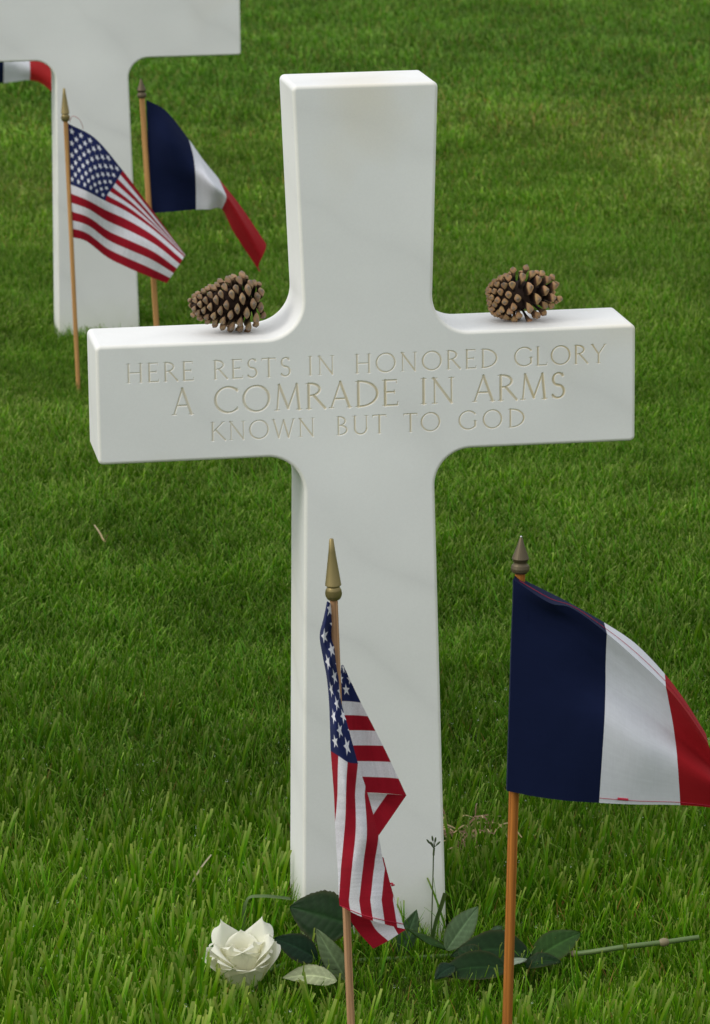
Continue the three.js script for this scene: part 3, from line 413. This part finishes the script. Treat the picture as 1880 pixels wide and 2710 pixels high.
  const L = [
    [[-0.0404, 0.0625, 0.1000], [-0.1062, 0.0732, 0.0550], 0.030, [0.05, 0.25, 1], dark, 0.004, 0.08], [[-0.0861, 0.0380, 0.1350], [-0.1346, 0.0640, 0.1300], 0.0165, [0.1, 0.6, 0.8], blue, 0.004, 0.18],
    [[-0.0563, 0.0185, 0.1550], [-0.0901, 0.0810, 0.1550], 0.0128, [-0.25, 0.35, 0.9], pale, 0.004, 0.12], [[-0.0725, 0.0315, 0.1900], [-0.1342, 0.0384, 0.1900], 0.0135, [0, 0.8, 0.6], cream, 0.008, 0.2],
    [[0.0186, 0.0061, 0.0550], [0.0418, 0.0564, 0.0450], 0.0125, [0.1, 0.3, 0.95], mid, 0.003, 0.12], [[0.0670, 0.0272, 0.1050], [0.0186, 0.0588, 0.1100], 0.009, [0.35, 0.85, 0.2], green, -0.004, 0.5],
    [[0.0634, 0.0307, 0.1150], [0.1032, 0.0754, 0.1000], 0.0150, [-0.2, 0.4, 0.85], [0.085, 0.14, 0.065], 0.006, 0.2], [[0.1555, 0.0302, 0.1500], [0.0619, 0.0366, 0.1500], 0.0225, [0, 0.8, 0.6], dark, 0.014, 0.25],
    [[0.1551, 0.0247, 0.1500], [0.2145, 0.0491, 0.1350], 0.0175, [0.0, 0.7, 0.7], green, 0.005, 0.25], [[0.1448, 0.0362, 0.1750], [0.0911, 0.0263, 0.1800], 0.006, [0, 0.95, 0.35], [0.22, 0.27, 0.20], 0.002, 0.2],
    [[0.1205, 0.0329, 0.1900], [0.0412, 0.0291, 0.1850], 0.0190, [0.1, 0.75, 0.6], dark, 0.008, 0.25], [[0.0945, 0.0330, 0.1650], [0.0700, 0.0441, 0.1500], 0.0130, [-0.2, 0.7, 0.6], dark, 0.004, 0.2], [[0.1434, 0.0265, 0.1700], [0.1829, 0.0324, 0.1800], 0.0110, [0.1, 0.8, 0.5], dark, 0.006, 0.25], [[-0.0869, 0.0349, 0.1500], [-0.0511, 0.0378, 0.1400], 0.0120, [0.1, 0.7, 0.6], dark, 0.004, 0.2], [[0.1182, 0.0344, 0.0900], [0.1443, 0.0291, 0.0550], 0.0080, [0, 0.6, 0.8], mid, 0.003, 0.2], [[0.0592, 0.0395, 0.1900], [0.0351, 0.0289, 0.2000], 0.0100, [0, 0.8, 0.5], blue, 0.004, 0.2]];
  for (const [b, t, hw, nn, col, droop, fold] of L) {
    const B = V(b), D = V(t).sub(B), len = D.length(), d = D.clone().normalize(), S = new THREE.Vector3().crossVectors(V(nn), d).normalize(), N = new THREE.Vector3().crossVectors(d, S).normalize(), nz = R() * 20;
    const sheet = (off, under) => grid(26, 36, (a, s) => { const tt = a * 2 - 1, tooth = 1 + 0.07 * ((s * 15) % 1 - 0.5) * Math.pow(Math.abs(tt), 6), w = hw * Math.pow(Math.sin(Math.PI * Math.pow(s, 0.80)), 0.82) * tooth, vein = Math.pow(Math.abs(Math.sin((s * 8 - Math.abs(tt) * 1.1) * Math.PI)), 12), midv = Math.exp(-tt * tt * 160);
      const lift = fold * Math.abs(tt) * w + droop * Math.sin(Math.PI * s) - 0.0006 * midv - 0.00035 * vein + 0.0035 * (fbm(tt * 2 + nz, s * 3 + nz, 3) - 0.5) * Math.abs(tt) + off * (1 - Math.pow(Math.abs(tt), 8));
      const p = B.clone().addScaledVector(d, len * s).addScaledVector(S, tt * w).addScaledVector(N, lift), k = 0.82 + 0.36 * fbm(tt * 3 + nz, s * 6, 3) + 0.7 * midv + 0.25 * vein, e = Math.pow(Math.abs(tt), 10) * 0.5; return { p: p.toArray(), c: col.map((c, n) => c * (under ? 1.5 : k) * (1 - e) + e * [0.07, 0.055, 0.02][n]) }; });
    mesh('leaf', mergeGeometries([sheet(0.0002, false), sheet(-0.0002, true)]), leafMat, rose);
  }
}

// ---------------------------------------------------------------- single stalks and dry blades
{
  const root = thing('seed_stalk', 'thin dark flower stalk with a forked bud head before the cross foot', 'weed', [0.0600, 0.0185, 0.0350]); root.position.y = 0;
  const t0 = [0.0600, 0.0185, 0.0350], col = (x, y) => { const k = Math.max(0, Math.min(1, (y - 0.09) / 0.12)); return [0.06 - 0.035 * k, 0.09 - 0.06 * k, 0.025]; };
  mesh('stem', tinted(mergeGeometries([tube([[t0[0], -0.02, t0[2]], [0.0605, 0.0304, 0.0350], [0.0611, 0.0510, 0.0360], [0.0618, 0.0725, 0.0360], [0.0627, 0.0962, 0.0360], [0.0632, 0.1140, 0.0360], [0.0635, 0.1223, 0.0360]], 0.00075, 40, 7), tube([[0.0634, 0.1175, 0.0360], [0.0637, 0.1217, 0.0360], [0.0641, 0.1264, 0.0360]], 0.0012, 8, 7)]), col), stemMat, root);
  for (const [a, b, r] of [[[0.0637, 0.1258, 0.0360], [0.0575, 0.1344, 0.0360], 0.0007], [[0.0640, 0.1270, 0.0360], [0.0623, 0.1378, 0.0360], 0.0007], [[0.0641, 0.1270, 0.0360], [0.0656, 0.1358, 0.0360], 0.0012], [[0.0642, 0.1270, 0.0360], [0.0688, 0.1314, 0.0360], 0.0009], [[0.0638, 0.1264, 0.0360], [0.0612, 0.1316, 0.0370], 0.0009]]) {
    const A = V(a), B = V(b), d = B.clone().sub(A), bud = new THREE.SphereGeometry(0.0016, 8, 8); bud.scale(0.75, 2.2, 0.75); bud.applyQuaternion(new THREE.Quaternion().setFromUnitVectors(new THREE.Vector3(0, 1, 0), d.clone().normalize())); bud.translate(...B.toArray());
    mesh('bud', tinted(mergeGeometries([bud.toNonIndexed(), tube([a, A.clone().lerp(B, 0.5).toArray(), b], r * 0.5, 6, 5).toNonIndexed()]), [0.045, 0.07, 0.022]), stemMat, root);
  }
}
function blade(points, w, col, nn = [0, 0.3, 1], cut = 0.5) {   // one leaf of grass through points
  const c = new THREE.CatmullRomCurve3(points.map(V)), N0 = V(nn).normalize();
  return grid(4, 24, (a, s) => { const p = c.getPoint(s), t = c.getTangent(s), S = new THREE.Vector3().crossVectors(N0, t).normalize(), q = a * 2 - 1, ww = w * (0.75 + 0.5 * s - 0.9 * s * s * (1 - cut)); return { p: p.addScaledVector(S, q * ww).addScaledVector(N0, -0.25 * ww * (1 - Math.abs(q))).toArray(), c: typeof col === 'function' ? col(s, q) : col }; });
}
const bladeMat = std({ vertexColors: true, roughness: 0.55, transmission: 0.3, thickness: 0, specularIntensity: 0.5 });
{
  const one = (name, label, cat, geo, at) => { const o = thing(name, label, cat, at); mesh('leaf_blade', geo, bladeMat, o); return o; };
  const green = (s, q) => { const k = 0.8 + 0.3 * Math.abs(q); return [0.07 * k + 0.02 * s, 0.145 * k, 0.03]; };
  const b0 = [0.0593, 0.0220, 0.0500];
  one('grass_blade', 'tall cut grass blade leaning right beside the flower stalk', 'grass blade', blade([[b0[0], -0.01, b0[2]], b0, [0.0634, 0.0426, 0.0500], [0.0678, 0.0573, 0.0520], [0.0734, 0.0779, 0.0550]], 0.0026, green, [0.2, 0.2, 1], 0.75), [b0[0], 0, b0[2]]);
  const g2 = [-0.1558, 0.0704, 0.0200];
  one('grass_blade', 'broad pale grass blade bent flat against the left edge of the cross foot', 'grass blade', blade([[g2[0], 0.0, g2[2]], [-0.1508, 0.0772, 0.0300], [-0.1358, 0.0810, 0.0350], [-0.1201, 0.0792, 0.0350], [-0.1017, 0.0739, 0.0300]], 0.0028, (s, q) => [0.13, 0.20, 0.07], [0, 0.9, 0.4], 0.6), [g2[0], 0, g2[2]]);
  const straw = (s, q) => [0.50 - 0.1 * s, 0.37 - 0.08 * s, 0.19 - 0.05 * s], d1 = [-0.1410, 0.0390, -1.8285];
  one('dry_grass_blade', 'dry tan grass blade bent in a V on the lawn at the left', 'dry grass', blade([[-0.1557, 0.0580, -1.8648], [-0.1533, 0.0620, -1.7967], [-0.1491, 0.0560, -1.7670], [-0.1469, 0.0540, -1.7688], [-0.1454, 0.0620, -1.7595], [-0.1450, 0.0710, -1.7463]], 0.0016, straw, [0, 0.7, 0.7], 0.4), d1);
  const d2 = [-0.1985, 0.0440, -0.1270];
  one('dry_grass_blade', 'thin straw coloured blade sticking up on the lawn left of the cross', 'dry grass', blade([[-0.2011, 0.0460, -0.1134], [-0.1986, 0.0720, -0.0751], [-0.1899, 0.0840, -0.0767], [-0.1782, 0.0920, -0.0897]], 0.0013, (s) => [0.62, 0.54, 0.36], [0, 0.5, 0.8], 0.3), d2);
  const R = rng(77), base = V([0.1580, 0.0200, -0.2688]), parts = [];
  for (let i = 0; i < 46; i++) { const a = R() * 6.28, r = 0.045 * Math.sqrt(R()), x = base.x + r * Math.cos(a) * 1.3, z = base.z + r * Math.sin(a), b = R() * 6.28, l = 0.02 + 0.035 * R(), h = 0.032 + 0.024 * R(); parts.push(blade([[x, 0.022, z], [x + l * 0.5 * Math.cos(b), h, z + l * 0.5 * Math.sin(b)], [x + l * Math.cos(b), h + 0.01 * (R() - 0.6), z + l * Math.sin(b)]], 0.0008 + 0.0009 * R(), R() < 0.65 ? [0.52, 0.39, 0.20] : [0.24, 0.15, 0.08], [0.2, 0.8, 0.5], 0.3)); }
  const dg = thing('dry_grass', 'patch of dry brown thatch in the grass just right of the cross', 'dry grass', base.toArray()); dg.userData.kind = 'stuff'; mesh('thatch', mergeGeometries(parts), bladeMat, dg);
}

// ---------------------------------------------------------------- lawn
const grassMat = std({ vertexColors: true, roughness: 0.48, transmission: 0.34, thickness: 0, specularIntensity: 0.22 });
function tuft(seed, n, opt) {
  const R = rng(seed), parts = [], tips = [];
  for (let i = 0; i < n; i++) {
    const a = R() * 6.283, r = opt.spread * Math.sqrt(R()), h = opt.h0 + (opt.h1 - opt.h0) * Math.pow(R(), 1.3), w = opt.w * (0.6 + 0.8 * R()), lean = opt.lean * (0.25 + R()), az = (R() - 0.5) * 5.4 + (R() < 0.2 ? Math.PI : 0), face = R() * 6.283, curl = 0.25 + 0.9 * R() * R(), pointed = R() < 0.35;
    const bx = r * Math.cos(a), bz = r * Math.sin(a), dx = Math.cos(az), dz = Math.sin(az), sx = Math.cos(face), sz = Math.sin(face), hue = R(), dry = R() < opt.dry, lum = 0.62 + 0.80 * R() * R() + (R() < 0.08 ? 0.5 : 0);
    const P = [], C = [], I = [], seg = opt.seg; let px = bx, py = -0.004, pz = bz, ang = lean * 0.4;
    for (let k = 0; k <= seg; k++) {
      const s = k / seg, ww = w * (pointed ? (1 - 0.93 * Math.pow(s, 1.6)) : (0.85 + 0.3 * s - 0.45 * s * s)) * 0.5;
      P.push(px - sx * ww, py, pz - sz * ww, px + sx * ww, py, pz + sz * ww);
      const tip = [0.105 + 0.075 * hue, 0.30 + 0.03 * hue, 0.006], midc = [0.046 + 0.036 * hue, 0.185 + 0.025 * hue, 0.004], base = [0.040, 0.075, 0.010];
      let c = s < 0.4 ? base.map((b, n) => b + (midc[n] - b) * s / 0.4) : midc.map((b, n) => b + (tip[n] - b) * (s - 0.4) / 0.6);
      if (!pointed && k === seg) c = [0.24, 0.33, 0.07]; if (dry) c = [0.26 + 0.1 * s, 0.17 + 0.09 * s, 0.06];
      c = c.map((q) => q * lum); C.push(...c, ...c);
      const st = h / seg; ang = lean * (0.4 + curl * s * 1.6); px += dx * Math.sin(ang) * st; pz += dz * Math.sin(ang) * st; py += Math.cos(ang) * st;
      if (k < seg) { const o = k * 2; I.push(o, o + 1, o + 3, o, o + 3, o + 2); } else tips.push([px - dx * Math.sin(ang) * st, py - Math.cos(ang) * st, pz - dz * Math.sin(ang) * st]);
    }
    const g = new THREE.BufferGeometry(); g.setAttribute('position', new THREE.Float32BufferAttribute(P, 3)); g.setAttribute('color', new THREE.Float32BufferAttribute(C, 3)); g.setIndex(I); g.computeVertexNormals(); parts.push(g);
  }
  return { g: mergeGeometries(parts), tips };
}
const rosePress = (x, z) => { const a = Math.hypot((x + 0.165) / 0.05, (z - 0.145) / 0.05), b = Math.hypot((x - 0.06) / 0.24, (z - 0.17) / 0.18); return Math.min(1, Math.max(0.34, Math.min(a, b) * 1.2 - 0.55)); };
const inCross = (x, z) => CROSSES.some(([cx, cz]) => Math.abs(x - cx) < 0.088 && z - cz < 0.004 && z - cz > -T - 0.004);
const dewSpots = [];
function sow(name, label, variants, boxes, seed, sizeAt) {
  const R = rng(seed), lists = variants.map(() => []), m = new THREE.Matrix4(), q = new THREE.Quaternion(), e = new THREE.Euler();
  for (const [x0f, x1f, z0, z1, density] of boxes) {
    const area = Math.abs(z1 - z0) * ((x1f(z0) - x0f(z0)) + (x1f(z1) - x0f(z1))) / 2, n = Math.round(area * density), wa = x1f(z0) - x0f(z0), wb = x1f(z1) - x0f(z1);
    for (let i = 0; i < n; i++) {
      let t; do { t = R(); } while (R() * Math.max(wa, wb) > wa + (wb - wa) * t);
      const z = z0 + (z1 - z0) * t, x = x0f(z) + (x1f(z) - x0f(z)) * R(); if (inCross(x, z)) { R(); continue; }
      const lush = fbm(x * 1.7 + 20, z * 1.7 + 3, 3), dry = fbm(x * 0.9 + 60, z * 0.55 + 33, 3), patch = fbm(x * 6 + 2, z * 6 + 8, 2), near = Math.min(1, Math.max(0, 1 - (Math.abs(x) - 0.10) / 0.07)) * Math.max(0, 1 - Math.abs(z - 0.01) / 0.10);
      const s = sizeAt(x, z) * (0.62 + 0.72 * lush + 0.3 * (patch - 0.5)) * (0.8 + 0.4 * R()) * (1 + 0.1 * near) * (1 - 0.5 * Math.max(0, 1 - Math.hypot((x - 0) / 0.3, (z + 3.3) / 0.6) ** 4)) * (R() < 0.14 ? 0.75 : rosePress(x, z));
      e.set((R() - 0.5) * 0.6, (R() - 0.5) * 4, -0.08 + (R() - 0.5) * 0.6); q.setFromEuler(e); m.compose(new THREE.Vector3(x, groundHeight(x, z), z), q, new THREE.Vector3(s * (0.9 + 0.3 * R()), s, s * (0.9 + 0.3 * R())));
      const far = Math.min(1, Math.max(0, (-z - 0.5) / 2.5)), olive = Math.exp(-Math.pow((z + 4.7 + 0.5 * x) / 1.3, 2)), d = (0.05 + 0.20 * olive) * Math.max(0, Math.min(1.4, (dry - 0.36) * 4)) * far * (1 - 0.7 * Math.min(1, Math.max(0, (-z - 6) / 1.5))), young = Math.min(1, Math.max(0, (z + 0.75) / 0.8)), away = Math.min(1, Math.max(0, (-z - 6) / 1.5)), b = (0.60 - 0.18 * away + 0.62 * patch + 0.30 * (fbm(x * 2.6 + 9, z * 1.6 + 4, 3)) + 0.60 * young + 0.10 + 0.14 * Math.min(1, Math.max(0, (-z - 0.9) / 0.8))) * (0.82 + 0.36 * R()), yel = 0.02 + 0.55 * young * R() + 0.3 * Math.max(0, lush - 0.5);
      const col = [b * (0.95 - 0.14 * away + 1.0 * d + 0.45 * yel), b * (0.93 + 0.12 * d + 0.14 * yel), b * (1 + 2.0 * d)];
      const k = Math.floor(R() * variants.length); lists[k].push([m.clone(), col]);
      if (z > -0.9 && R() < 0.35) { const tip = variants[k].tips[Math.floor(R() * variants[k].tips.length)], p = V(tip).applyMatrix4(m); dewSpots.push([p.x, p.y, p.z, R()]); }
    }
  }
  lists.forEach((list, k) => { const o = new THREE.InstancedMesh(variants[k].g, grassMat, list.length); o.name = numbered(name); o.castShadow = o.receiveShadow = true; list.forEach(([mm, c], i) => { o.setMatrixAt(i, mm); o.setColorAt(i, new THREE.Color().setRGB(...c)); }); o.userData = { kind: 'stuff', label: `${label}`, category: 'grass' }; scene.add(o); });
}
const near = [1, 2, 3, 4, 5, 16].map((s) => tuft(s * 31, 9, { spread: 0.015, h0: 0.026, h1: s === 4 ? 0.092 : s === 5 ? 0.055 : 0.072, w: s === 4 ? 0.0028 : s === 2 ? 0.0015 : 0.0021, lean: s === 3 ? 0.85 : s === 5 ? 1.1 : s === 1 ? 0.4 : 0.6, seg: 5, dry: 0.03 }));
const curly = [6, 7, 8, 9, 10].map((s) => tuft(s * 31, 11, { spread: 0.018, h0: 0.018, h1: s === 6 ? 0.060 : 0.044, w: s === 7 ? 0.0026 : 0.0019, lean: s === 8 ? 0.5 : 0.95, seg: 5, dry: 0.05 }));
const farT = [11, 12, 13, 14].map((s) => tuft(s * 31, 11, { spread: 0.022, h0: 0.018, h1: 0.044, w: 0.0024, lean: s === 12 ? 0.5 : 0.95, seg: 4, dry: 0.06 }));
const mid = (z) => -0.669 + (4.27 - z) * 0.1525, half = (z) => (4.27 - z) * 0.0985;
const L_ = (k, c = 0) => (z) => mid(z) - half(z) * k - c, R_ = (k, c = 0) => (z) => mid(z) + half(z) * k + c;
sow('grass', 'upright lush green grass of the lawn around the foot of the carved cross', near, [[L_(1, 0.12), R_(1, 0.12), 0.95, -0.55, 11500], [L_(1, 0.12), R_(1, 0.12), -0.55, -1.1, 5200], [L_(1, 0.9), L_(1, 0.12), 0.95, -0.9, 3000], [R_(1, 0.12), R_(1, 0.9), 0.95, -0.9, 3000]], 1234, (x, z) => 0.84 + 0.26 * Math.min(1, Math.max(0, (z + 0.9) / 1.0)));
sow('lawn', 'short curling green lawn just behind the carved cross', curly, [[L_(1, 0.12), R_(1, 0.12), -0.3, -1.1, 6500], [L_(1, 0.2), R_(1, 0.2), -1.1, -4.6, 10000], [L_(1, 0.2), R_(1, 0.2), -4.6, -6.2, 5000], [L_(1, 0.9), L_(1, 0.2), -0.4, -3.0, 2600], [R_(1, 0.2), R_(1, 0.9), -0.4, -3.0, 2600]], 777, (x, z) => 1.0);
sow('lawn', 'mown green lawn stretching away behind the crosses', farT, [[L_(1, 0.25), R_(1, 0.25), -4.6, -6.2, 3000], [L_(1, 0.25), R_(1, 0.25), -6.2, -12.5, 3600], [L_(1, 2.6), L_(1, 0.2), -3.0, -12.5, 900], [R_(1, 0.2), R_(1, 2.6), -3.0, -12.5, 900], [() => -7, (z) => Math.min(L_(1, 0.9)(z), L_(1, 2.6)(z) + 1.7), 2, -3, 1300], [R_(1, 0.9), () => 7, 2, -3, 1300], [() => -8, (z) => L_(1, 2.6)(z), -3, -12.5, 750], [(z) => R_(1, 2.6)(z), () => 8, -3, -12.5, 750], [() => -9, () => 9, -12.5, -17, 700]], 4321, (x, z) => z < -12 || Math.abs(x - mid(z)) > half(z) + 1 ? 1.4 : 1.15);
{
  const R = rng(9), pick = dewSpots.filter((d) => d[2] < 0.9 && d[3] < 0.34 && Math.abs(d[0]) < 0.75).slice(0, 3000), o = new THREE.InstancedMesh(new THREE.IcosahedronGeometry(1, 1), std({ color: 0xffffff, roughness: 0.03, transmission: 1, thickness: 0.001, ior: 1.33, side: THREE.FrontSide }), pick.length), m = new THREE.Matrix4();
  pick.forEach(([x, y, z], i) => { const s = 0.0008 + 0.0012 * R() * R(); m.makeScale(s, s * 1.1, s); m.setPosition(x, y, z); o.setMatrixAt(i, m); });
  o.name = 'dew'; o.userData = { kind: 'stuff', label: 'tiny dew drops on the tips of the grass', category: 'dew' }; scene.add(o);
}
renderer.render(scene, camera);
